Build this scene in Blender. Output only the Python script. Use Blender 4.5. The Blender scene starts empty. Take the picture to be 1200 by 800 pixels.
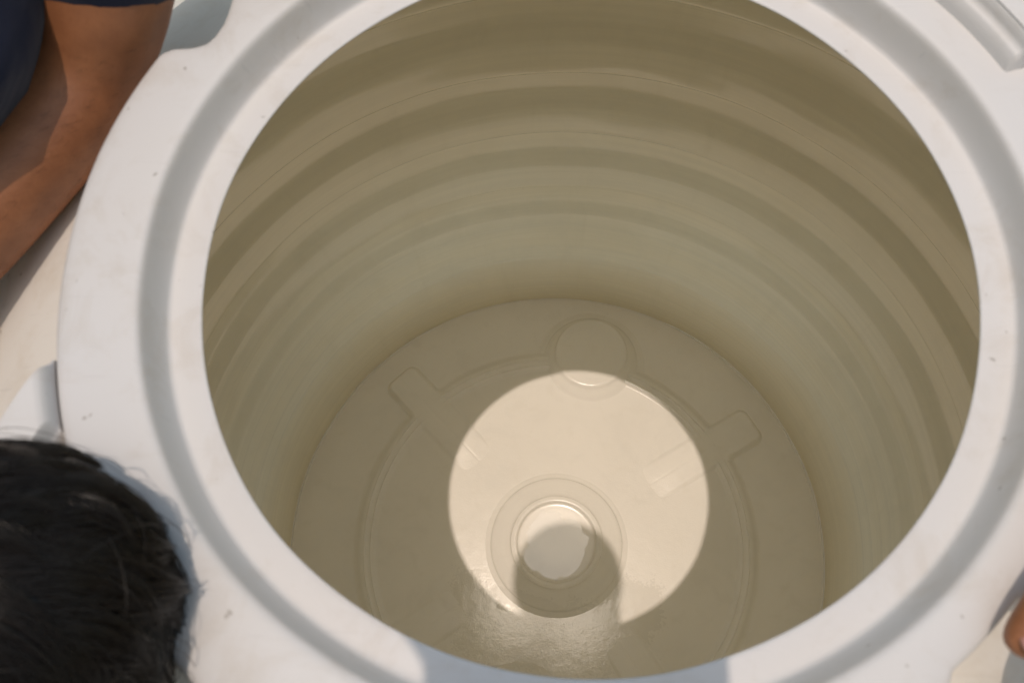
import bpy, bmesh, math, random
import numpy as np
from mathutils import Vector, Matrix

random.seed(7); rng = np.random.default_rng(11)
S = bpy.context.scene
COL = S.collection
PI = math.pi
H = 1.112            # depth of the tank floor below the manhole ledge (z = 0)

# ------------------------------------------------------------------ helpers
def link(o, parent=None):
    COL.objects.link(o)
    if parent: o.parent = parent
    return o

def mesh_obj(name, verts, faces, mat, parent=None, smooth=True):
    me = bpy.data.meshes.new(name)
    me.from_pydata([tuple(map(float, v)) for v in verts], [], faces)
    me.materials.append(mat)
    if smooth: me.polygons.foreach_set('use_smooth', [True]*len(me.polygons))
    me.update()
    return link(bpy.data.objects.new(name, me), parent)

def tag(o, label, cat, group=None):
    o['label'] = label; o['category'] = cat
    if group: o['group'] = group
    return o

def empty(name, loc=(0, 0, 0)):
    o = bpy.data.objects.new(name, None); o.location = loc; o.empty_display_size = .05
    return link(o)

def sstep(a, b, x):
    t = np.clip((np.asarray(x, float)-a)/(b-a), 0, 1)
    return t*t*(3-2*t)

def smooth_profile(pts, sub=4):
    """Catmull-Rom through (r, z) points."""
    P = np.array(pts, float); out = []
    Q = np.vstack([2*P[0]-P[1], P, 2*P[-1]-P[-2]])
    for i in range(1, len(Q)-2):
        p0, p1, p2, p3 = Q[i-1], Q[i], Q[i+1], Q[i+2]
        for k in range(sub):
            t = k/sub
            out.append(.5*((2*p1)+(-p0+p2)*t+(2*p0-5*p1+4*p2-p3)*t*t+(-p0+3*p1-3*p2+p3)*t**3))
    out.append(P[-1]); return np.array(out)

def revolve(name, prof, mat, parent=None, n=256, center=(0, 0), rfun=None, close=True, cap=False):
    """prof: (m,2) r,z ; rfun(theta, r, z, i) -> r, z arrays"""
    th = np.linspace(0, 2*PI, n, endpoint=False)
    m = len(prof); V = np.zeros((n, m, 3))
    for j, t in enumerate(th):
        r, z = prof[:, 0].copy(), prof[:, 1].copy()
        if rfun: r, z = rfun(t, r, z)
        V[j, :, 0] = center[0]+r*math.cos(t); V[j, :, 1] = center[1]+r*math.sin(t); V[j, :, 2] = z
    F = [(j*m+i, ((j+1) % n)*m+i, ((j+1) % n)*m+i+1, j*m+i+1) for j in range(n) for i in range(m-1)]
    V = V.reshape(-1, 3)
    if cap:
        V = np.vstack([V, [[center[0], center[1], prof[-1, 1]]]])
        F += [(j*m+m-1, ((j+1) % n)*m+m-1, len(V)-1) for j in range(n)]
    return mesh_obj(name, V, F, mat, parent)

def grid(name, V, mat, parent=None):
    a, b = V.shape[:2]
    F = [(i*b+j, (i+1)*b+j, (i+1)*b+j+1, i*b+j+1) for i in range(a-1) for j in range(b-1)]
    return mesh_obj(name, V.reshape(-1, 3), F, mat, parent)

def skin(name, nodes, edges, root, mat, parent=None, sub=2):
    """nodes: dict key -> (x,y,z, rx[, ry]); one continuous skinned surface"""
    keys = list(nodes); idx = {k: i for i, k in enumerate(keys)}
    me = bpy.data.meshes.new(name)
    me.from_pydata([nodes[k][:3] for k in keys], [(idx[a], idx[b]) for a, b in edges], [])
    o = bpy.data.objects.new(name, me); COL.objects.link(o)
    md = o.modifiers.new('skin', 'SKIN'); md.use_smooth_shade = True; md.branch_smoothing = .3
    for k in keys:
        sv = me.skin_vertices[0].data[idx[k]]
        n = nodes[k]; sv.radius = (n[3], n[4] if len(n) > 4 else n[3]); sv.use_root = (k == root)
    sb = o.modifiers.new('sub', 'SUBSURF'); sb.levels = sub; sb.render_levels = sub
    dg = bpy.context.evaluated_depsgraph_get()
    m2 = bpy.data.meshes.new_from_object(o.evaluated_get(dg))
    bpy.data.objects.remove(o); bpy.data.meshes.remove(me)
    m2.name = name; m2.materials.clear(); m2.materials.append(mat)
    m2.polygons.foreach_set('use_smooth', [True]*len(m2.polygons))
    return link(bpy.data.objects.new(name, m2), parent)

def ellipsoid(name, c, r, mat, parent=None, rot=None, seg=32, rings=20, fun=None, zmin=-1):
    M = (rot or Matrix.Identity(3)).to_4x4() if rot else Matrix.Identity(4)
    V = []; F = []
    for i in range(rings+1):
        a = PI*i/rings
        if math.cos(a) < zmin: a = math.acos(zmin)
        for j in range(seg):
            b = 2*PI*j/seg
            v = Vector((math.sin(a)*math.cos(b), math.sin(a)*math.sin(b), math.cos(a)))
            s = fun(v) if fun else 1
            v = Vector((v.x*r[0]*s, v.y*r[1]*s, v.z*r[2]*s))
            v = (M.to_3x3() @ v)+Vector(c); V.append(v[:])
    for i in range(rings):
        for j in range(seg):
            F.append((i*seg+j, (i+1)*seg+j, (i+1)*seg+(j+1) % seg, i*seg+(j+1) % seg))
    return mesh_obj(name, V, F, mat, parent)

# ------------------------------------------------------------------ materials
class NT:
    def __init__(s, name):
        s.m = bpy.data.materials.new(name); s.m.use_nodes = True
        s.t = s.m.node_tree; s.t.nodes.clear()
        s.out = s.t.nodes.new('ShaderNodeOutputMaterial')
    def n(s, typ, **kw):
        nd = s.t.nodes.new(typ)
        for k, v in kw.items():
            if k in nd.inputs: nd.inputs[k].default_value = v
            else: setattr(nd, k, v)
        return nd
    def l(s, a, b): s.t.links.new(a, b)
    def coord(s): return s.n('ShaderNodeNewGeometry').outputs['Position']
    def noise(s, vec, scale, detail=4, rough=.55, dist=0):
        nd = s.n('ShaderNodeTexNoise'); nd.inputs['Scale'].default_value = scale
        nd.inputs['Detail'].default_value = detail; nd.inputs['Roughness'].default_value = rough
        nd.inputs['Distortion'].default_value = dist; s.l(vec, nd.inputs['Vector']); return nd.outputs['Fac']
    def ramp(s, fac, stops):
        nd = s.n('ShaderNodeValToRGB'); e = nd.color_ramp.elements
        while len(e) < len(stops): e.new(.5)
        for el, (p, c) in zip(e, stops):
            el.position = p; el.color = (*c, 1) if len(c) == 3 else c
        s.l(fac, nd.inputs['Fac']); return nd.outputs['Color']
    def mix(s, fac, a, b, mode='MIX'):
        nd = s.n('ShaderNodeMix'); nd.data_type = 'RGBA'; nd.blend_type = mode
        for sock, v in ((nd.inputs[0], fac), (nd.inputs[6], a), (nd.inputs[7], b)):
            if hasattr(v, 'is_linked'): s.l(v, sock)
            else: sock.default_value = v if not isinstance(v, tuple) else (*v, 1)[:4]
        return nd.outputs[2]
    def bump(s, h, strength, dist, normal=None):
        nd = s.n('ShaderNodeBump'); nd.inputs['Strength'].default_value = strength
        nd.inputs['Distance'].default_value = dist; s.l(h, nd.inputs['Height'])
        if normal: s.l(normal, nd.inputs['Normal'])
        return nd.outputs['Normal']

def plastic_white(name, trans, wc=(.655, .650, .650)):
    k = NT(name); P = k.coord()
    big = k.noise(P, 5, 3); mid = k.noise(P, 22, 6, .68, .6); fine = k.noise(P, 160, 3)
    spk = k.noise(P, 95, 2, .5)
    base = k.mix(k.ramp(big, [(.35, (0, 0, 0)), (.7, (1, 1, 1))]), wc, (wc[0]*.985, wc[1]*.955, wc[2]*.92))
    base = k.mix(k.ramp(mid, [(.50, (0, 0, 0)), (.72, (.50, .50, .50))]), base, tuple(c*f for c, f in zip(wc, (.80, .73, .64))))
    base = k.mix(k.ramp(spk, [(.725, (0, 0, 0)), (.765, (.65, .65, .65))]), base, tuple(c*f for c, f in zip(wc, (.42, .38, .33))))
    for rot, sc in (((0, 0, .6), (9, 260, 60)), ((0, 0, -.9), (14, 330, 60))):
        mp = k.n('ShaderNodeMapping'); mp.inputs['Scale'].default_value = sc; mp.inputs['Rotation'].default_value = rot; k.l(P, mp.inputs['Vector'])
        scr = k.noise(mp.outputs[0], 1.0, 2, .5, .2)
        base = k.mix(k.ramp(scr, [(.70, (0, 0, 0)), (.76, (.28, .28, .28))]), base, tuple(c*.72 for c in wc))
    h = k.n('ShaderNodeMath', operation='ADD'); k.l(fine, h.inputs[0]); k.l(mid, h.inputs[1])
    nb = k.bump(h.outputs[0], .12, .0012)
    b = k.n('ShaderNodeBsdfPrincipled', Roughness=.42); k.l(base, b.inputs['Base Color']); k.l(nb, b.inputs['Normal'])
    b.inputs['Specular IOR Level'].default_value = .35
    t = k.n('ShaderNodeBsdfTranslucent'); k.l(base, t.inputs['Color'])
    mx = k.n('ShaderNodeMixShader')
    if isinstance(trans, tuple):            # translucency lowered towards the top on purpose, to shade the tank's upper inside
        sx = k.n('ShaderNodeSeparateXYZ'); k.l(P, sx.inputs[0])
        mr = k.n('ShaderNodeMapRange'); k.l(sx.outputs['Z'], mr.inputs['Value'])
        mr.inputs['From Min'].default_value = -1.2; mr.inputs['From Max'].default_value = 0
        k.l(k.ramp(mr.outputs['Result'], [(1+z/1.2, (v, v, v)) for z, v in trans]), mx.inputs[0])
    else: mx.inputs[0].default_value = trans
    k.l(b.outputs[0], mx.inputs[1]); k.l(t.outputs[0], mx.inputs[2]); k.l(mx.outputs[0], k.out.inputs['Surface'])
    return k.m

def plastic_cream(name, rough, bump, bscale, bdist, trans, col=(.912, .844, .665)):
    k = NT(name); P = k.coord()
    big = k.noise(P, 3.5, 4); st = k.noise(P, 14, 5, .6, .8)
    base = k.mix(k.ramp(big, [(.3, (0, 0, 0)), (.7, (1, 1, 1))]), col, tuple(c*f for c, f in zip(col, (.965, .96, .95))))
    base = k.mix(k.ramp(st, [(.52, (0, 0, 0)), (.76, (.40, .40, .40))]), base, tuple(c*.86 for c in col))
    mp = k.n('ShaderNodeMapping'); mp.inputs['Scale'].default_value = (1.2, 1.2, 55); k.l(P, mp.inputs['Vector'])
    hl = k.noise(mp.outputs[0], 2.2, 6, .62, .3)
    mp2 = k.n('ShaderNodeMapping'); mp2.inputs['Scale'].default_value = (16, 16, .9); k.l(P, mp2.inputs['Vector'])
    dr = k.noise(mp2.outputs[0], 2.0, 5, .6, .4)
    base = k.mix(k.ramp(hl, [(.35, (.42, .42, .42)), (.62, (0, 0, 0))]), base, tuple(c*.88 for c in col))
    base = k.mix(k.ramp(dr, [(.55, (0, 0, 0)), (.76, (.34, .34, .34))]), base, tuple(c*f for c, f in zip(col, (.86, .85, .82))))
    f1 = k.noise(P, bscale, 2, .5); f2 = k.noise(P, bscale*.13, 3, .5)
    h = k.n('ShaderNodeMath', operation='MULTIPLY_ADD'); k.l(f2, h.inputs[0]); h.inputs[1].default_value = 2.0; k.l(f1, h.inputs[2])
    nb = k.bump(h.outputs[0], bump, bdist)
    b = k.n('ShaderNodeBsdfPrincipled', Roughness=rough); k.l(base, b.inputs['Base Color']); k.l(nb, b.inputs['Normal'])
    b.inputs['Specular IOR Level'].default_value = .5
    t = k.n('ShaderNodeBsdfTranslucent'); k.l(base, t.inputs['Color'])
    mx = k.n('ShaderNodeMixShader')
    if isinstance(trans, tuple):            # shading put into the translucency by height: upper wall and foot let through less
        sx = k.n('ShaderNodeSeparateXYZ'); k.l(P, sx.inputs[0])
        mr = k.n('ShaderNodeMapRange'); k.l(sx.outputs['Z'], mr.inputs['Value'])
        mr.inputs['From Min'].default_value = -1.2; mr.inputs['From Max'].default_value = 0
        k.l(k.ramp(mr.outputs['Result'], [(1+z/1.2, (v, v, v)) for z, v in trans]), mx.inputs[0])
    else: mx.inputs[0].default_value = trans
    k.l(b.outputs[0], mx.inputs[1]); k.l(t.outputs[0], mx.inputs[2]); k.l(mx.outputs[0], k.out.inputs['Surface'])
    return k.m

def skin_mat(name, c1, c2):
    k = NT(name); P = k.coord()
    a = k.noise(P, 38, 5, .6); f = k.noise(P, 420, 3, .6)
    mp = k.n('ShaderNodeMapping'); mp.inputs['Scale'].default_value = (260, 90, 160); mp.inputs['Rotation'].default_value = (0, 0, .5)
    k.l(P, mp.inputs['Vector'])
    hairs = k.noise(mp.outputs[0], 1.0, 3, .6, .4)
    base = k.mix(k.ramp(a, [(.3, (0, 0, 0)), (.72, (1, 1, 1))]), c1, c2)
    base = k.mix(k.ramp(f, [(.35, (.22, .22, .22)), (.6, (0, 0, 0))]), base, tuple(c*.6 for c in c1))
    base = k.mix(k.ramp(hairs, [(.60, (0, 0, 0)), (.74, (.14, .14, .14))]), base, tuple(c*.4 for c in c1))
    nb = k.bump(f, .35, .0008)
    b = k.n('ShaderNodeBsdfPrincipled', Roughness=.48); k.l(base, b.inputs['Base Color']); k.l(nb, b.inputs['Normal'])
    b.inputs['Subsurface Weight'].default_value = .08; b.inputs['Subsurface Radius'].default_value = (.008, .003, .0015)
    b.inputs['Subsurface Scale'].default_value = .6
    k.l(b.outputs[0], k.out.inputs['Surface']); return k.m

def cloth_mat(name, c):
    k = NT(name); P = k.coord()
    w = k.n('ShaderNodeTexNoise'); w.inputs['Scale'].default_value = 900; k.l(P, w.inputs['Vector'])
    fold = k.noise(P, 9, 3, .5, .5)
    base = k.mix(w.outputs['Fac'], tuple(x*.8 for x in c), tuple(x*1.25 for x in c))
    n1 = k.bump(fold, .6, .02); n2 = k.bump(w.outputs['Fac'], .3, .0008, n1)
    b = k.n('ShaderNodeBsdfPrincipled', Roughness=.9); k.l(base, b.inputs['Base Color']); k.l(n2, b.inputs['Normal'])
    b.inputs['Specular IOR Level'].default_value = .15
    b.inputs['Sheen Weight'].default_value = .15
    k.l(b.outputs[0], k.out.inputs['Surface']); return k.m

def simple_mat(name, c, rough=.6, nscale=60, var=.2, spec=.5):
    k = NT(name); P = k.coord(); a = k.noise(P, nscale, 4)
    base = k.mix(a, tuple(x*(1-var) for x in c), tuple(min(1, x*(1+var)) for x in c))
    b = k.n('ShaderNodeBsdfPrincipled', Roughness=rough); k.l(base, b.inputs['Base Color'])
    b.inputs['Specular IOR Level'].default_value = spec
    k.l(b.outputs[0], k.out.inputs['Surface']); return k.m

def hair_mat():
    k = NT('black_hair')
    b = k.n('ShaderNodeBsdfPrincipled', Roughness=.28); b.inputs['Base Color'].default_value = (.010, .0075, .006, 1)
    b.inputs['Specular IOR Level'].default_value = .45
    k.l(b.outputs[0], k.out.inputs['Surface']); return k.m

M_WHITE = plastic_white('white_plastic', 0.0)
M_SHELL = plastic_white('thin_white_plastic', ((-1.1, .85), (-.85, .85), (-.25, .20)), (.84, .825, .785))
M_WALL = plastic_cream('cream_wall_plastic', .09, .10, 260, .0004, ((-1.105, .06), (-1.06, .20), (-1.0, .38), (-.93, .66), (-.66, .62), (-.44, .12), (-.2, .08)))
M_FLOOR = plastic_cream('cream_floor_plastic', .09, .55, 420, .0004, 0.0, (.945, .925, .885))
M_RIB = plastic_cream('cream_rib_plastic', .24, .5, 420, .0004, 0.0, (.945, .925, .885))
M_RIB.node_tree.nodes['Principled BSDF'].inputs['Specular IOR Level'].default_value = .22
def wet_film(m):
    """a thin film of water left standing round the centre boss: smoother and glossier, ragged at its edge"""
    t = m.node_tree; N = t.nodes; L = t.links
    b = N['Principled BSDF']; geo = N.new('ShaderNodeNewGeometry')
    def math_(op, a, b2=None):
        n = N.new('ShaderNodeMath'); n.operation = op
        for i, v in enumerate((a, b2)):
            if v is None: continue
            if isinstance(v, (int, float)): n.inputs[i].default_value = v
            else: L.new(v, n.inputs[i])
        return n.outputs[0]
    def blob(cx, cy, rx, ry, rot=0):
        mp = N.new('ShaderNodeMapping'); mp.vector_type = 'TEXTURE'; mp.inputs['Location'].default_value = (cx, cy, 0)
        mp.inputs['Rotation'].default_value = (0, 0, math.radians(rot)); mp.inputs['Scale'].default_value = (rx, ry, 1)
        L.new(geo.outputs['Position'], mp.inputs['Vector'])
        sx = N.new('ShaderNodeSeparateXYZ'); L.new(mp.outputs[0], sx.inputs[0])
        return math_('SUBTRACT', 1.0, math_('SQRT', math_('ADD', math_('POWER', sx.outputs[0], 2.0), math_('POWER', sx.outputs[1], 2.0))))
    d = blob(.0, -.158, .155, .062)
    for a in ((-.125, -.112, .030, .075, 35), (.125, -.13, .050, .085, -25), (.001, -.012, .056, .056), (-.03, -.108, .10, .016, -12)):
        d = math_('MAXIMUM', d, blob(*a))
    def nz(sc, det):
        n = N.new('ShaderNodeTexNoise'); n.inputs['Scale'].default_value = sc; n.inputs['Detail'].default_value = det
        L.new(geo.outputs['Position'], n.inputs['Vector']); return math_('SUBTRACT', n.outputs['Fac'], .5)
    sr = N.new('ShaderNodeSeparateXYZ'); L.new(geo.outputs['Position'], sr.inputs[0])
    rr = math_('SQRT', math_('ADD', math_('POWER', sr.outputs[0], 2.0), math_('POWER', sr.outputs[1], 2.0)))
    calm = N.new('ShaderNodeMapRange'); calm.inputs['From Min'].default_value = .060; calm.inputs['From Max'].default_value = .075
    calm.inputs['To Min'].default_value = .10; calm.inputs['To Max'].default_value = 1.0; L.new(rr, calm.inputs['Value'])
    e = math_('ADD', d, math_('ADD', math_('MULTIPLY', nz(26, 3), .9), math_('MULTIPLY', math_('MULTIPLY', nz(240, 4), 1.1), calm.outputs['Result'])))
    mr = N.new('ShaderNodeMapRange'); mr.inputs['From Min'].default_value = .03; mr.inputs['From Max'].default_value = .06
    L.new(e, mr.inputs['Value']); w = mr.outputs['Result']
    def lerp(a, c):
        n = N.new('ShaderNodeMapRange'); n.inputs['To Min'].default_value = a; n.inputs['To Max'].default_value = c; L.new(w, n.inputs['Value']); return n.outputs['Result']
    L.new(lerp(.20, .016), b.inputs['Roughness']); L.new(lerp(.5, .8), b.inputs['Specular IOR Level']); L.new(lerp(1.5, 1.75), b.inputs['IOR'])
    bn = [n for n in N if n.type == 'BUMP'][0]; L.new(math_('MULTIPLY', lerp(.45, .36), calm.outputs['Result']), bn.inputs['Strength'])
wet_film(M_FLOOR)
M_WALL.node_tree.nodes['Principled BSDF'].inputs['Specular IOR Level'].default_value = .95
M_SKIN = skin_mat('brown_skin', (.37, .150, .064), (.25, .096, .040))
M_NAVY = cloth_mat('navy_cotton', (.010, .014, .034))
M_GREY = cloth_mat('grey_cotton', (.06, .06, .065))
M_PALE = cloth_mat('pale_cotton', (.70, .70, .72))  # unseen shirt, colour invented: made pale to bounce light onto the near rim
M_HAIR = hair_mat()
M_BLACK = simple_mat('black_plastic', (.02, .02, .02), .45)
M_NAIL = simple_mat('finger_nail', (.50, .25, .20), .25)
M_GROUND = simple_mat('ground_concrete', (.55, .53, .48), .9, 8)
M_LENS = simple_mat('lens_glass', (.01, .01, .015), .05)

# ------------------------------------------------------------------ ground
g = mesh_obj('ground', [(-12, -12, -1.17), (12, -12, -1.17), (12, 12, -1.17), (-12, 12, -1.17)], [(0, 1, 2, 3)], M_GROUND, smooth=False)
g['kind'] = 'structure'

# ------------------------------------------------------------------ water tank
tank = tag(empty('water_tank', (0, 0, -1.17)), 'large white plastic water tank with open round manhole and ribbed cream inside', 'water tank')
def T(o):                                   # keep world placement under the tank's empty
    o.parent = tank; o.matrix_parent_inverse = Matrix.Translation((0, 0, 1.17)); return o

NT_D = [-180, -151.5, -150.2, -148.5, -146.5, -139, -137, -135.5, -134, -55, -53.6, -52, -50, -40, -38, -36.4, -35, 137, 140, 142.5, 145, 147, 149.2, 150.8, 152.2, 153.5, 154.7, 180]
NT_R = [.300, .300, .2975, .285, .272, .272, .280, .296, .300, .300, .297, .285, .2785, .2785, .285, .297, .300, .300, .2975, .2915, .2835, .2785, .2765, .2775, .284, .2955, .300, .300]
def out_r(t):
    """outer radius of the collar at angle t (radians): hand-hold notches cut into a 0.30 m ring"""
    d = math.degrees(t); d = (d+180) % 360-180
    return float(np.interp(d, NT_D, NT_R))

prof = np.array([(.2330, -.0060), (.2290, -.0036), (.2268, -.0024), (.22555, -.0014), (.2253, -.0007), (.2256, -.0001), (.2268, .0002), (.2290, .0003),
        (.2330, .0003), (.2390, .0003), (.2420, .0004), (.2432, .0007), (.2442, .0013), (.2449, .0021), (.2454, .0033), (.2462, .0060), (.2474, .0110), (.2488, .0170), (.2499, .0215),
        (.2506, .0238), (.2514, .0256), (.2526, .0267), (.2542, .0273), (.2570, .0275), (.2620, .0277), (.2700, .0276), (.280, .0271), (.288, .0264), (.2930, .0256),
        (.2962, .0244), (.2982, .0228), (.2995, .0200), (.3000, .0160), (.3008, .004), (.3020, -.020), (.3035, -.034)])
RW = {'k': rng.normal(0, 1, 8)}
def collar_fun(t, r, z):
    ro = out_r(t)
    s = np.where(r > .262, np.minimum(1, (r-.262)/(.300-.262)), 0.)
    r2 = r+s*(ro-.300)
    w = .0007*math.sin(2*t+.5)+.0005*math.sin(3*t+2.1)+.00025*math.sin(7*t)+.00015*math.sin(13*t+1)
    r2 = r2+w
    z2 = z+.0004*math.sin(3*t+1)*sstep(.25, .28, r)+.0003*math.sin(5*t)*(r < .246)
    return r2, z2
T(revolve('collar', prof, M_WHITE, n=720, rfun=collar_fun))

# outer shoulder and outer wall (ribbed)
sh = [(.27, -.0365), (.305, -.0365), (.345, -.050), (.39, -.074), (.43, -.105), (.47, -.150), (.497, -.205), (.508, -.26)]
z = -.30
while z > -1.06:
    sh += [(.508, z), (.504, z-.03), (.496, z-.055), (.496, z-.10), (.504, z-.125)]
    z -= .135
sh += [(.506, -1.08), (.500, -1.14), (.485, -1.169), (.40, -1.1695)]
T(revolve('outer_shell', smooth_profile(sh, 4), M_SHELL, n=360))

# inner liner : dome, ribbed wall, coved foot
wall = [(.2335, -.0070), (.245, -.0145), (.262, -.0255), (.300, -.046), (.345, -.066), (.388, -.087), (.425, -.118), (.457, -.158), (.474, -.2), (.478, -.235)]
RI, RO = .4705, .4865
lines = [-.305, -.443, -.573, -.715]; darks = [-.372, -.505, -.640, -.788]; hw = [.0165, .0150, .0135, .0115]
fine = [tuple(x) for x in smooth_profile(wall, 5)]
r0 = RI
fine += [(RI, -.25), (RI, -.28)]
for zl, zd, h in zip(lines, darks, hw):
    fine += [(RI-.0004, zl+.020), (RI, zl+.0085), (RI+.0001, zl+.0060), (RI+.0006, zl+.0050), (RI+.0018, zl+.0028), (RI+.0030, zl+.0006), (RI+.0042, zl-.0004), (RI+.0070, zl-.0024), (RO-.0022, zl-.0060), (RO-.0004, zl-.0095), (RO, zl-.014), (RO, zd+h+.006)]
    a = np.linspace(0, 1, 12)
    for t in a: fine.append((RO+(RI-RO)*float(sstep(0, 1, t)), zd+h-2*h*t))
for zl, d in ((-.835, .0010), (-.872, .0010), (-.915, .0012), (-.955, .0014)):
    fine += [(RI, zl+.004), (RI+.0004, zl+.001), (RI+d*.7, zl-.0005), (RI+d, zl-.003), (RI+d, zl-.010), (RI+d*.4, zl-.022)]
fine += [tuple(p) for p in smooth_profile([(RI, -.985), (RI-.0004, -1.000), (RI-.0012, -1.014), (RI-.0022, -1.022), (RI-.0040, -1.035), (RI-.0060, -1.058), (RI-.0082, -1.083), (RI-.0102, -1.102), (RI-.0108, -H+.003), (RI-.0114, -H+.0006)], 3)]
def wall_fun(t, r, z):
    w = .0012*math.sin(2*t+1)+.0008*math.sin(3*t)
    k = .0005*np.sin(9*t+z*23)+.0003*np.sin(17*t-z*31)
    return r+(w+k)*sstep(-.05, -.3, z), z+.0012*math.sin(3*t+.7)*sstep(-.2, -.4, z)*(1-sstep(-.95, -1.05, z))
T(revolve('inner_wall', np.array(fine), M_WALL, n=720, rfun=wall_fun))

# floor
def zf(r):
    r = np.asarray(r, float)
    cone = .0092+.0036*(1-np.clip((r-.12)/.18, 0, 1))
    crest = .0125
    z = cone*(1-sstep(.3085, .3165, r))+crest*sstep(.3085, .3165, r)
    z = z*(1-sstep(.3325, .352, r))
    z = z+.0016*np.exp(-((r-.3185)/.0011)**2)+.0016*np.exp(-((r-.3300)/.0011)**2)-.0005*np.exp(-((r-.3245)/.003)**2)
    z = z+.0022*np.exp(-((r-.4570)/.0011)**2)
    return z-H
RIM = 0
rs = np.concatenate([np.linspace(.06, .29, 50), np.linspace(.2925, .356, 190), np.linspace(.36, .450, 24), np.linspace(.452, .4645, 60)])
T(revolve('floor_panel', np.stack([rs, zf(rs)], 1)[::-1], M_FLOOR, n=720, cap=True))

def rib(ang, u0=.150, u1=.440, L=.0142, half=.0300):
    U = np.linspace(u0, u1, 210); Vv = np.linspace(-half-.017, half+.017, 96)
    uu, vv = np.meshgrid(U, Vv, indexing='ij')
    cu, hu = (.172+.412)/2, (.412-.172)/2; rad = .012
    qx = np.abs(uu-cu)-(hu-rad); qy = np.abs(vv)-(half-rad)
    d = np.hypot(np.maximum(qx, 0), np.maximum(qy, 0))+np.minimum(np.maximum(qx, qy), 0)-rad
    s = (1-sstep(-.0035, .0085, d))*sstep(.170, .250, uu)
    a = math.radians(ang)
    x = uu*math.cos(a)-vv*math.sin(a); y = uu*math.sin(a)+vv*math.cos(a)
    r = np.hypot(x, y); zb = zf(r)
    zr = L-H-.0006*np.exp(-(vv/.0018)**2)-.0012*(vv/half)**2
    z = zb+(zr-zb)*s-.0007*(1-s)
    return T(grid('floor_rib', np.stack([x, y, z], -1), M_RIB))
for a in (33.2, 136.0, 215.5, 305.5): rib(a)

def frustum(name, c, rb, rt, h, parent_mat, dish=.0, zb=0.0, top=(0, 0), lip=0):
    p = [(rb+.016, zb-.002-H), (rb+.008, zb+.0006-H), (rb, zb+.003-H), (rb-.004, zb+.007-H), (rt+.0045, h-.006-H), (rt+.001, h-.0012-H), (rt-.003, h-H)]
    if lip: p += [(rt-.006, h+.0004-H), (rt-.0085, h-.0008-H), (rt-.0105, h-.0040-H), (rt-.013, h-.0052-H), (rt-.02, h-.0056-H)]
    else: p += [(rt-.01, h-.0004-H)]
    q = p[-1]
    p += [(rt*.5, q[1]-dish*.7), (rt*.2, q[1]-dish), (.002, q[1]-dish)]
    o = revolve(name, smooth_profile(p, 4), M_FLOOR, n=160, center=c, cap=True)
    for v in o.data.vertices:
        t = min(1, max(0, (v.co.z+H-zb)/(h-zb))); v.co.x += top[0]*t; v.co.y += top[1]*t
    return T(o)
frustum('outlet_pad', (.0535, .329), .0870, .0640, .024, M_FLOOR, zb=.0012, top=(0, .014))
frustum('outlet_pad', (-.046, -.272), .0870, .0640, .024, M_FLOOR, zb=.0012, top=(0, -.010))
frustum('centre_boss', (0.002, -.004), .1130, .0765, .036, M_FLOOR, zb=.0125, lip=1, dish=.0012)

# raised lugs on the collar
def lug(a0, a1, r0, r1, tiers, n=90, skew=0.0):
    """polar block standing on the collar: tiers = [(r offset, z)...] of its inward face"""
    A = np.radians(np.linspace(a0, a1, n)); zt = tiers[-1][1]
    pr = [(r0+dr, zz) for dr, zz in tiers]
    pr += [(r0+tiers[-1][0]+.005, zt+.0012), (r1-.008, zt+.001), (r1-.002, zt-.001), (r1, zt-.006), (r1+.001, zt-.03), (r1+.002, -.048)]
    pr = smooth_profile(pr, 4); V = []
    for i, a in enumerate(A):
        e = min(i, n-1-i)/(n-1)*(a1-a0)*PI/180*r0       # arc distance to nearest end
        k = float(sstep(-.0002, .006, e)); row = []
        for r, zz in pr:
            z2 = .020+(zz-.020)*k if zz > .02 else zz
            b = a+math.radians(skew)*(r-r0)/.0265; row.append((r*math.cos(b), r*math.sin(b), z2))
        V.append(row)
    V = np.array(V)
    end0 = V[:1].copy(); end0[:, :, 2] = -.05; end1 = V[-1:].copy(); end1[:, :, 2] = -.05
    return T(grid('lug', np.vstack([end0, V, end1]), M_WHITE))
lug(26.5, 62, .2755, .345, [(-.001, .022), (.0, .0280), (.0012, .0335), (.0035, .0375), (.0060, .0388), (.0078, .0405), (.0090, .0440), (.011, .0470)])
lug(-165.5, -157.5, .3025, .338, [(-.001, .018), (.0, .026), (.0010, .0295), (.0030, .0318)], skew=5.5)

# ------------------------------------------------------------------ persons
def head_fun(v):
    return 1+.06*max(0, -v.z)*0

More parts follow.
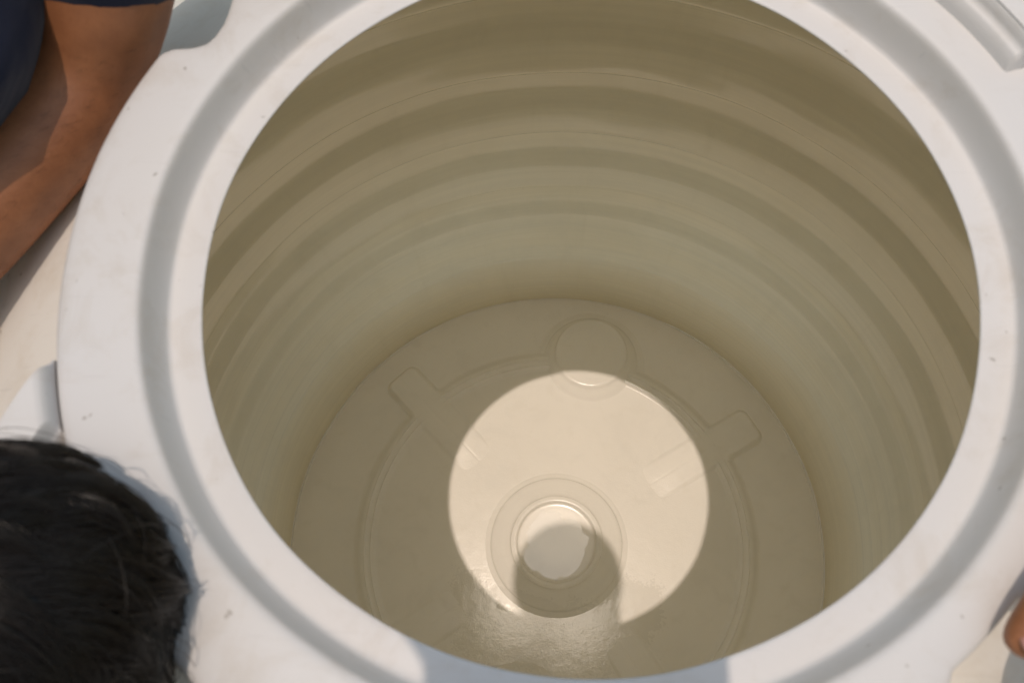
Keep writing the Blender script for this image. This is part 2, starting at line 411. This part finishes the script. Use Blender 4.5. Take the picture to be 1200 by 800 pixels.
# --- person leaning on the left side : navy shirt, folded arm on the tank
pa = tag(empty('person', (-.95, .25, -1.17)), 'person in navy shirt leaning a bare forearm on the tank, upper left', 'person')
def parent_keep(o, p):
    o.parent = p; o.matrix_parent_inverse = Matrix.Translation(-Vector(p.location)); return o
A = {
 'hip': (-.80, .22, -.42, .16, .12), 'belly': (-.64, .17, -.16, .145, .115), 'chest': (-.425, .125, .055, .075, .070), 'upch': (-.465, .175, .150, .095, .085),
 'neck': (-.50, .18, .27, .058), 'head0': (-.49, .18, .36, .075, .07), 'head1': (-.485, .18, .43, .085, .078), 'head2': (-.495, .18, .495, .06, .06),
 'shL': (-.325, .310, .200, .062), 'uaL': (-.292, .215, .095, .052), 'elL0': (-.308, .166, .030, .046), 'elL': (-.336, .146, -.012, .041), 'elL1': (-.352, .112, -.022, .0425), 'faL': (-.397, .028, -.024, .0405), 'fbL': (-.44, -.045, -.030, .033), 'wrL': (-.475, -.105, -.034, .027, .022),
 'hdL': (-.500, -.155, -.038, .036, .018), 'kn': (-.515, -.19, -.040, .034, .014),
 'shR': (-.56, .0, .150, .062), 'elR': (-.63, -.16, -.02, .046), 'wrR': (-.67, -.02, -.12, .03), 'hdR': (-.68, .07, -.15, .034, .018),
 'thL': (-.88, .31, -.52, .085), 'knL': (-.90, .33, -.80, .06), 'ftL': (-.93, .33, -1.10, .042), 'toL': (-.80, .34, -1.13, .035),
 'thR': (-.88, .13, -.52, .085), 'knR': (-.90, .12, -.80, .06), 'ftR': (-.93, .12, -1.10, .042), 'toR': (-.80, .12, -1.13, .035)}
EA = [('hip', 'belly'), ('belly', 'chest'), ('chest', 'upch'), ('upch', 'neck'), ('neck', 'head0'), ('head0', 'head1'), ('head1', 'head2'),
      ('upch', 'shL'), ('shL', 'uaL'), ('uaL', 'elL0'), ('elL0', 'elL'), ('elL', 'elL1'), ('elL1', 'faL'), ('faL', 'fbL'), ('fbL', 'wrL'), ('wrL', 'hdL'), ('hdL', 'kn'),
      ('upch', 'shR'), ('shR', 'elR'), ('elR', 'wrR'), ('wrR', 'hdR'),
      ('hip', 'thL'), ('thL', 'knL'), ('knL', 'ftL'), ('ftL', 'toL'), ('hip', 'thR'), ('thR', 'knR'), ('knR', 'ftR'), ('ftR', 'toR')]
for i, off in enumerate((-.027, -.009, .009, .027)):
    d = Vector((-.40, -.90, 0)).normalized(); s = Vector((.90, -.40, 0))
    b = Vector((-.515, -.19, -.040))+s*off; ln = (.070, .082, .078, .060)[i]
    A['f%da' % i] = (*(b+d*ln*.5+Vector((0, 0, .003)))[:], .0088); A['f%db' % i] = (*(b+d*ln+Vector((0, 0, -.008)))[:], .0075)
    EA += [('kn', 'f%da' % i), ('f%da' % i, 'f%db' % i)]
A['tha'] = (-.472, -.165, -.038, .011); A['thb'] = (-.470, -.205, -.042, .009); EA += [('hdL', 'tha'), ('tha', 'thb')]
parent_keep(skin('body', A, EA, 'hip', M_SKIN), pa)

def shirt(name, nodes, keys, edges, root, mat, parent, grow=.012):
    nn = {}
    for k, extra in keys.items():
        n = nodes[k] if k in nodes else k
        rx = n[3]; ry = n[4] if len(n) > 4 else n[3]
        nn[k] = (*n[:3], rx+extra, ry+extra)
    return parent_keep(skin(name, nn, edges, root, mat), parent)
A['slv'] = (-.3195, .1545, .006, .047)
shirt('shirt', A, {'hip': .012, 'belly': .02, 'chest': .058, 'upch': .035, 'shL': .012, 'uaL': .014, 'slv': .012, 'shR': .018, 'elR': .016},
      [('hip', 'belly'), ('belly', 'chest'), ('chest', 'upch'), ('upch', 'shL'), ('shL', 'uaL'), ('uaL', 'slv'), ('upch', 'shR'), ('shR', 'elR')], 'hip', M_NAVY, pa)
def arm_hair(body, parent, n=1300):
    me = body.data; rows = []
    e0, e1 = Vector((-.345, .13, -.018)), Vector((-.47, -.10, -.03)); ax = (e1-e0).normalized()
    cand = [p for p in me.polygons if -.05 < (p.center-e0).dot(ax) < .27 and ((p.center-e0)-ax*(p.center-e0).dot(ax)).length < .06 and p.normal.z > -.3]
    ar = np.array([p.area for p in cand]); pick = rng.choice(len(cand), n, p=ar/ar.sum())
    K = 6; pts = np.zeros((n, K, 3)); rad = np.zeros((n, K))
    for i, q in enumerate(pick):
        p = cand[q]; vs = [me.vertices[v].co for v in p.vertices]; w = rng.random(len(vs)); w /= w.sum()
        root = sum((v*float(x) for v, x in zip(vs, w)), Vector())
        nr = p.normal; side = nr.cross(ax).normalized()
        d = (ax*.8+side*(-.55+rng.normal(0, .3))+nr*.35).normalized(); L = .006+.007*rng.random()
        for k in range(K):
            t = k/(K-1); pts[i, k] = (root+nr*.0002+d*L*t-nr*L*.28*t*t)[:]; rad[i, k] = .00004*(1-.8*t)
    h = bpy.data.hair_curves.new('arm_hair'); h.add_curves([K]*n)
    h.attributes['position'].data.foreach_set('vector', pts.reshape(-1).astype(np.float32))
    a = h.attributes.get('radius') or h.attributes.new('radius', 'FLOAT', 'POINT'); a.data.foreach_set('value', rad.reshape(-1).astype(np.float32))
    h.materials.append(M_HAIR); parent_keep(link(bpy.data.objects.new('arm_hair', h)), parent)
arm_hair([o for o in pa.children if o.name.startswith('body')][0], pa)
hc = ellipsoid('hair', (-.498, .18, .455), (.098, .088, .085), M_HAIR, zmin=-.15); parent_keep(hc, pa)
tr = {k: A[k] for k in ('hip', 'thL', 'knL', 'ftL', 'thR', 'knR', 'ftR')}
shirt('trousers', tr, {'hip': .008, 'thL': .018, 'knL': .02, 'ftL': .025, 'thR': .018, 'knR': .02, 'ftR': .025},
      [('hip', 'thL'), ('thL', 'knL'), ('knL', 'ftL'), ('hip', 'thR'), ('thR', 'knR'), ('knR', 'ftR')], 'hip', M_GREY, pa)

# --- person with black hair, lower left
HC = Vector((-.2665, -.2165, .050)); HR = Vector((.0710, .080, .080))
pb = tag(empty('person', (-.70, -.62, -1.17)), 'person with short black hair, head bent against the collar at lower left', 'person')
B = {'hip': (-.72, -.62, -.42, .15, .12), 'belly': (-.66, -.56, -.26, .15, .11), 'chest': (-.52, -.44, -.17, .15, .11), 'upch': (-.45, -.375, -.13, .12, .09), 'neck': (-.385, -.318, -.085, .056),
     'head0': (-.335, -.275, -.030, .055, .056), 'head1': (-.292, -.238, .004, .058, .058), 'head2': (-.270, -.218, .030, .052, .052), 'chin': (-.315, -.235, -.055, .034),
     'shL': (-.53, -.29, -.14, .06), 'elL': (-.60, -.20, -.34, .046), 'wrL': (-.545, -.16, -.55, .03), 'hdL': (-.535, -.15, -.63, .034, .018),
     'shR': (-.39, -.52, -.14, .06), 'elR': (-.36, -.60, -.36, .046), 'wrR': (-.33, -.55, -.58, .03), 'hdR': (-.325, -.54, -.66, .034, .018),
     'thL': (-.76, -.54, -.54, .085), 'knL': (-.76, -.52, -.82, .06), 'ftL': (-.79, -.53, -1.10, .042), 'toL': (-.70, -.46, -1.13, .035),
     'thR': (-.66, -.68, -.54, .085), 'knR': (-.65, -.69, -.82, .06), 'ftR': (-.68, -.71, -1.10, .042), 'toR': (-.59, -.64, -1.13, .035)}
EB = [('hip', 'belly'), ('belly', 'chest'), ('chest', 'upch'), ('upch', 'neck'), ('neck', 'head0'), ('head0', 'head1'), ('head1', 'head2'), ('head0', 'chin'),
      ('upch', 'shL'), ('shL', 'elL'), ('elL', 'wrL'), ('wrL', 'hdL'), ('upch', 'shR'), ('shR', 'elR'), ('elR', 'wrR'), ('wrR', 'hdR'),
      ('hip', 'thL'), ('thL', 'knL'), ('knL', 'ftL'), ('ftL', 'toL'), ('hip', 'thR'), ('thR', 'knR'), ('knR', 'ftR'), ('ftR', 'toR')]
parent_keep(skin('body', B, EB, 'hip', M_SKIN), pb)
shirt('shirt', B, {'hip': .012, 'belly': .014, 'chest': .014, 'upch': .012, 'shL': .018, 'elL': .016, 'shR': .018, 'elR': .016},
      [('hip', 'belly'), ('belly', 'chest'), ('chest', 'upch'), ('upch', 'shL'), ('shL', 'elL'), ('upch', 'shR'), ('shR', 'elR')], 'hip', M_GREY, pb)
shirt('trousers', B, {'hip': .008, 'thL': .018, 'knL': .02, 'ftL': .025, 'thR': .018, 'knR': .02, 'ftR': .025},
      [('hip', 'thL'), ('thL', 'knL'), ('knL', 'ftL'), ('hip', 'thR'), ('thR', 'knR'), ('knR', 'ftR')], 'hip', M_NAVY, pb)
# scalp cap and strands : clockwise crown whorl, hair combed to the right and down
def head_pt(al, ph, off=0.0):
    v = Vector((math.sin(al)*math.cos(ph), math.sin(al)*math.sin(ph), math.cos(al)))
    v = WH @ v
    p = Vector((v.x*HR.x, v.y*HR.y, v.z*HR.z)); nrm = Vector((v.x/HR.x, v.y/HR.y, v.z/HR.z)).normalized()
    return HC+p+nrm*off
pole = Vector((.05, -.66, .75)).normalized()
WH = pole.to_track_quat('Z', 'Y').to_matrix()
cap = ellipsoid('hair', HC, HR*1.012, M_HAIR, rot=None, zmin=-.35, seg=48, rings=30); parent_keep(cap, pb)
def strands(N, K=14):
    pts = np.zeros((N, K, 3)); rad = np.zeros((N, K))
    nc = 130
    cal = np.arccos(1-rng.random(nc)*1.30); cph = rng.random(nc)*2*PI
    clen = rng.normal(.78, .16, nc); csw = rng.normal(0, .30, nc); clift = .002+rng.random(nc)**1.4*.0080; ccrv = rng.normal(.25, .45, nc)
    cx = np.sin(cal)*np.cos(cph); cy = np.sin(cal)*np.sin(cph); cz = np.cos(cal)
    def walk(al, ph, L, sw, crv, n):
        out = []; a, p = al, ph
        for k in range(n):
            out.append((a, p)); t = k/(n-1)
            psi = 1.02+.25*math.exp(-a*1.3)+sw+crv*(t-.2)
            a += L/(n-1)*math.cos(psi); p -= L/(n-1)*math.sin(psi)/max(.25, math.sin(a))
        return out
    axes = [walk(cal[q], cph[q], clen[q], csw[q], ccrv[q], K) for q in range(nc)]
    for i in range(N):
        al = math.acos(1-rng.random()*1.35); ph = rng.random()*2*PI
        x, y, z_ = math.sin(al)*math.cos(ph), math.sin(al)*math.sin(ph), math.cos(al)
        dots = cx*x+cy*y+cz*z_; q = int(np.argmax(dots+rng.normal(0, .006, nc)))
        fly = rng.random() < .008
        L = clen[q]*(.8+.4*rng.random()); sw = csw[q]+rng.normal(0, .05 if not fly else .45)
        own = walk(al, ph, L, sw, ccrv[q]+rng.normal(0, .08), K)
        edge = 1-min(1, math.acos(min(1, dots[q]))/.17)           # lock is fuller along its middle
        lift = clift[q]*(.12+.88*edge)+.0016*rng.random()+(.005*rng.random()+.004 if fly else 0)
        w1, w2 = rng.random()*6, rng.normal(0, .0012)
        for k in range(K):
            t = k/(K-1); pull = 0 if fly else .78*sstep(.15, 1, t)
            a, p = own[k]; a2, p2 = axes[q][k]
            a += (a2-a)*pull; p += ((p2-p+PI) % (2*PI)-PI)*pull
            off = .0008+(.0030+lift)*math.sin(min(1, .08+t*1.15)*PI*.60)*(1-.25*max(0, t-.7)/.3)+w2*math.sin(w1+4*t)*t
            pts[i, k] = head_pt(a, p, off)[:]
            rad[i, k] = .00021*(1-.75*t**2.5)
    return pts, rad
N, K = 13000, 13
pts, rad = strands(N, K)
hcu = bpy.data.hair_curves.new('hair_strands'); hcu.add_curves([K]*N)
hcu.attributes['position'].data.foreach_set('vector', pts.reshape(-1).astype(np.float32))
ra = hcu.attributes.get('radius') or hcu.attributes.new('radius', 'FLOAT', 'POINT')
ra.data.foreach_set('value', rad.reshape(-1).astype(np.float32))
hcu.materials.append(M_HAIR)
hs = link(bpy.data.objects.new('hair_strands', hcu)); hs.parent = cap; hs.matrix_parent_inverse = Matrix.Translation(-Vector(pb.location)).inverted() @ Matrix.Identity(4)
hs.matrix_parent_inverse = Matrix.Identity(4)

# --- person at the right : one hand holding the collar
pc = tag(empty('person', (.95, .05, -1.17)), 'person at the right edge with one brown fingertip resting on the white collar', 'person')
Cn = {'hip': (.92, .05, -.40, .15, .12), 'belly': (.88, .05, -.2, .15, .115), 'chest': (.78, .05, .02, .155, .115), 'upch': (.74, .05, .14, .135, .10), 'neck': (.72, .05, .28, .056),
      'head0': (.69, .05, .37, .075, .07), 'head1': (.685, .05, .44, .085, .078), 'head2': (.70, .05, .50, .06, .06),
      'shL': (.70, -.12, .15, .06), 'elL': (.585, -.165, -.02, .046), 'faL': (.46, -.135, .02, .040), 'wrL': (.345, -.12, .057, .028, .022),
      'hdL': (.295, -.145, .062, .036, .017), 'kn': (.272, -.185, .060, .036, .014),
      'tha': (.265, -.132, .058, .0135), 'thb': (.228, -.166, .050, .0125), 'thc': (.2080, -.192, .0435, .0118), 'thd': (.1995, -.2055, .0390, .0100),
      'shR': (.72, .225, .15, .06), 'elR': (.65, .33, -.06, .046), 'wrR': (.54, .22, -.14, .03), 'hdR': (.50, .15, -.15, .034, .018),
      'thL': (.97, -.04, -.52, .085), 'knL': (.98, -.04, -.8, .06), 'ftL': (1.0, -.04, -1.10, .042), 'toL': (.88, -.04, -1.13, .035),
      'thR': (.97, .14, -.52, .085), 'knR': (.98, .14, -.8, .06), 'ftR': (1.0, .14, -1.10, .042), 'toR': (.88, .14, -1.13, .035)}
EC = [('hip', 'belly'), ('belly', 'chest'), ('chest', 'upch'), ('upch', 'neck'), ('neck', 'head0'), ('head0', 'head1'), ('head1', 'head2'),
      ('upch', 'shL'), ('shL', 'elL'), ('elL', 'faL'), ('faL', 'wrL'), ('wrL', 'hdL'), ('hdL', 'kn'), ('hdL', 'tha'), ('tha', 'thb'), ('thb', 'thc'), ('thc', 'thd'),
      ('upch', 'shR'), ('shR', 'elR'), ('elR', 'wrR'), ('wrR', 'hdR'),
      ('hip', 'thL'), ('thL', 'knL'), ('knL', 'ftL'), ('ftL', 'toL'), ('hip', 'thR'), ('thR', 'knR'), ('knR', 'ftR'), ('ftR', 'toR')]
for i, off in enumerate((-.027, -.009, .009, .027)):
    d = Vector((-.28, -.96, 0)).normalized(); s = Vector((.96, -.28, 0))
    b = Vector((.272, -.185, .060))+s*off; ln = (.070, .080, .076, .058)[i]
    Cn['f%da' % i] = (*(b+d*ln*.5+Vector((0, 0, .002)))[:], .0088); Cn['f%db' % i] = (*(b+d*ln+Vector((0, 0, -.014)))[:], .0075)
    EC += [('kn', 'f%da' % i), ('f%da' % i, 'f%db' % i)]
parent_keep(skin('body', Cn, EC, 'hip', M_SKIN), pc)
shirt('shirt', Cn, {'hip': .012, 'belly': .014, 'chest': .014, 'upch': .014, 'shL': .018, 'elL': .014, 'shR': .018, 'elR': .014},
      [('hip', 'belly'), ('belly', 'chest'), ('chest', 'upch'), ('upch', 'shL'), ('shL', 'elL'), ('upch', 'shR'), ('shR', 'elR')], 'hip', M_GREY, pc)
shirt('trousers', Cn, {'hip': .008, 'thL': .018, 'knL': .02, 'ftL': .025, 'thR': .018, 'knR': .02, 'ftR': .025},
      [('hip', 'thL'), ('thL', 'knL'), ('knL', 'ftL'), ('hip', 'thR'), ('thR', 'knR'), ('knR', 'ftR')], 'hip', M_NAVY, pc)
parent_keep(ellipsoid('hair', (.70, .05, .465), (.098, .088, .085), M_HAIR, zmin=-.15), pc)
nrot = Vector((.1, .55, .83)).normalized().to_track_quat('Z', 'Y').to_matrix()
parent_keep(ellipsoid('thumb_nail', (.2045, -.2000, .0500), (.0066, .0080, .0020), M_NAIL, rot=nrot, seg=20, rings=10), pc)

# --- the photographer, whose head and camera shade the near rim and the floor
RC = Matrix(((0.9982430570414569, -0.038645225597031194, 0.044914870667532865), (0.05189373479854466, 0.9360809711496784, -0.3479359937404199), (-0.028597890782100597, 0.3496554904331258, 0.9364417753671529)))
CP = Vector((-0.01709175, -0.2272098, 0.48716652))
def cam_pt(x, y, zb): return CP+RC @ Vector((x, y, zb))       # zb > 0 is behind the lens front
pd = tag(empty('person', (0, -.85, -1.17)), 'person bending over the near rim to take the picture, seen only as a head shadow', 'person')
HP = Vector((-.038, -.200, .735))
D = {'hip': (0, -.92, -.02, .14, .11), 'belly': (-.0, -.85, .20, .135, .10), 'chest': (-.02, -.71, .44, .135, .095), 'upch': (-.03, -.56, .60, .115, .08), 'neck': (-.035, -.40, .69, .052),
     'head0': (-.037, -.275, .695, .068, .066), 'head1': (HP.x, HP.y-.02, HP.z, .076, .080), 'head2': (HP.x, HP.y+.035, HP.z+.035, .058, .056),
     'shL': (-.20, -.56, .56, .055), 'elL': (-.17, -.53, .37, .042), 'wrL': (-.085, -.325, .525, .026), 'hdL': (-.066, -.275, .560, .026, .018), 
     'shR': (.15, -.56, .56, .055), 'elR': (.17, -.53, .37, .042), 'wrR': (.085, -.325, .525, .026), 'hdR': (.064, -.275, .560, .026, .018),
     'thL': (-.09, -.95, -.18, .09), 'knL': (-.10, -.92, -.64, .062), 'ftL': (-.10, -.96, -1.10, .042), 'toL': (-.11, -.84, -1.13, .035),
     'thR': (.09, -.95, -.18, .09), 'knR': (.10, -.92, -.64, .062), 'ftR': (.10, -.96, -1.10, .042), 'toR': (.11, -.84, -1.13, .035)}
ED = [('hip', 'belly'), ('belly', 'chest'), ('chest', 'upch'), ('upch', 'neck'), ('neck', 'head0'), ('head0', 'head1'), ('head1', 'head2'),
      ('upch', 'shL'), ('shL', 'elL'), ('elL', 'wrL'), ('wrL', 'hdL'), ('upch', 'shR'), ('shR', 'elR'), ('elR', 'wrR'), ('wrR', 'hdR'),
      ('hip', 'thL'), ('thL', 'knL'), ('knL', 'ftL'), ('ftL', 'toL'), ('hip', 'thR'), ('thR', 'knR'), ('knR', 'ftR'), ('ftR', 'toR')]
parent_keep(skin('body', D, ED, 'hip', M_SKIN), pd)
shirt('shirt', D, {'hip': .012, 'belly': .014, 'chest': .014, 'upch': .012, 'shL': .018, 'elL': .014, 'shR': .018, 'elR': .014},
      [('hip', 'belly'), ('belly', 'chest'), ('chest', 'upch'), ('upch', 'shL'), ('shL', 'elL'), ('upch', 'shR'), ('shR', 'elR')], 'hip', M_PALE, pd)
shirt('trousers', D, {'hip': .008, 'thL': .018, 'knL': .02, 'ftL': .025, 'thR': .018, 'knR': .02, 'ftR': .025},
      [('hip', 'thL'), ('thL', 'knL'), ('knL', 'ftL'), ('hip', 'thR'), ('thR', 'knR'), ('knR', 'ftR')], 'hip', M_NAVY, pd)
parent_keep(ellipsoid('hair', HP+Vector((0, -.005, .02)), (.092, .10, .082), M_HAIR, zmin=-.1), pd)
# the camera in those hands
cm = tag(empty('camera', CP[:]), 'black stills camera held above the rim, out of the picture', 'camera')
def box(name, c, hs, mat, bev, parent):
    bm = bmesh.new(); bmesh.ops.create_cube(bm, size=2)
    for v in bm.verts: v.co = Vector((v.co.x*hs[0], v.co.y*hs[1], v.co.z*hs[2]))
    bmesh.ops.bevel(bm, geom=bm.edges[:], offset=bev, segments=3, affect='EDGES')
    for v in bm.verts: v.co = CP+RC @ (v.co+Vector(c))
    me = bpy.data.meshes.new(name); bm.to_mesh(me); bm.free(); me.materials.append(mat)
    o = link(bpy.data.objects.new(name, me)); return parent_keep(o, parent)
def barrel(name, z0, z1, r, mat, parent, inner=None):
    V = []; F = []; n = 40; prof = [(r*.75, z0), (r, z0), (r, z1), (0.001, z1)]
    for a, zz in prof:
        for j in range(n):
            V.append((CP+RC @ Vector((a*math.cos(2*PI*j/n), a*math.sin(2*PI*j/n), zz)))[:])
    for i in range(len(prof)-1):
        for j in range(n): F.append((i*n+j, i*n+(j+1) % n, (i+1)*n+(j+1) % n, (i+1)*n+j))
    return parent_keep(mesh_obj(name, V, F, mat, smooth=False), parent)
box('camera_body', (0, .0, .095), (.066, .047, .022), M_BLACK, .008, cm)
box('grip', (.058, -.004, .082), (.013, .042, .018), M_BLACK, .008, cm)
box('viewfinder_hump', (0, .052, .092), (.022, .012, .020), M_BLACK, .006, cm)
barrel('lens_barrel', .012, .080, .034, M_BLACK, cm)

# ------------------------------------------------------------------ light
sv = Vector((-.0365, -.0814, 1.10)).normalized()
elev = math.asin(sv.z)
SKY, SUN = .15, 2.28
w = bpy.data.worlds.new('World'); S.world = w; w.use_nodes = True
nt = w.node_tree; bg = nt.nodes['Background']; bg.inputs['Strength'].default_value = SKY
sk = nt.nodes.new('ShaderNodeTexSky'); sk.sky_type = 'NISHITA'; sk.sun_disc = False
sk.sun_elevation = elev; sk.sun_rotation = math.atan2(sv.x, sv.y); sk.air_density = 2.5; sk.dust_density = 3.2
nt.links.new(sk.outputs[0], bg.inputs['Color'])
sl = bpy.data.lights.new('sun', 'SUN'); sl.energy = SUN; sl.angle = math.radians(.53); sl.color = (1, .832, .70)
so = link(bpy.data.objects.new('sun', sl)); so.rotation_euler = (-sv).to_track_quat('-Z', 'Y').to_euler(); so.location = sv*5

# ------------------------------------------------------------------ camera
cd = bpy.data.cameras.new('view_camera'); cam = link(bpy.data.objects.new('view_camera', cd))
cam.matrix_world = Matrix.Translation(CP) @ RC.to_4x4()
cd.sensor_width = 36; cd.lens = 1067.05/1200*36; cd.clip_start = .008; cd.clip_end = 200
cd.dof.use_dof = True; cd.dof.focus_distance = 1.22; cd.dof.aperture_fstop = 9.0
S.camera = cam
S.view_settings.view_transform = 'Standard'; S.view_settings.look = 'None'; S.view_settings.exposure = -0.48; S.view_settings.gamma = 1
S.render.engine = 'CYCLES'
c = S.cycles
c.max_bounces = 24; c.diffuse_bounces = 20; c.glossy_bounces = 8; c.transmission_bounces = 12
c.use_denoising = True; c.sample_clamp_indirect = 6; c.use_adaptive_sampling = False
c.caustics_reflective = True; c.blur_glossy = .3
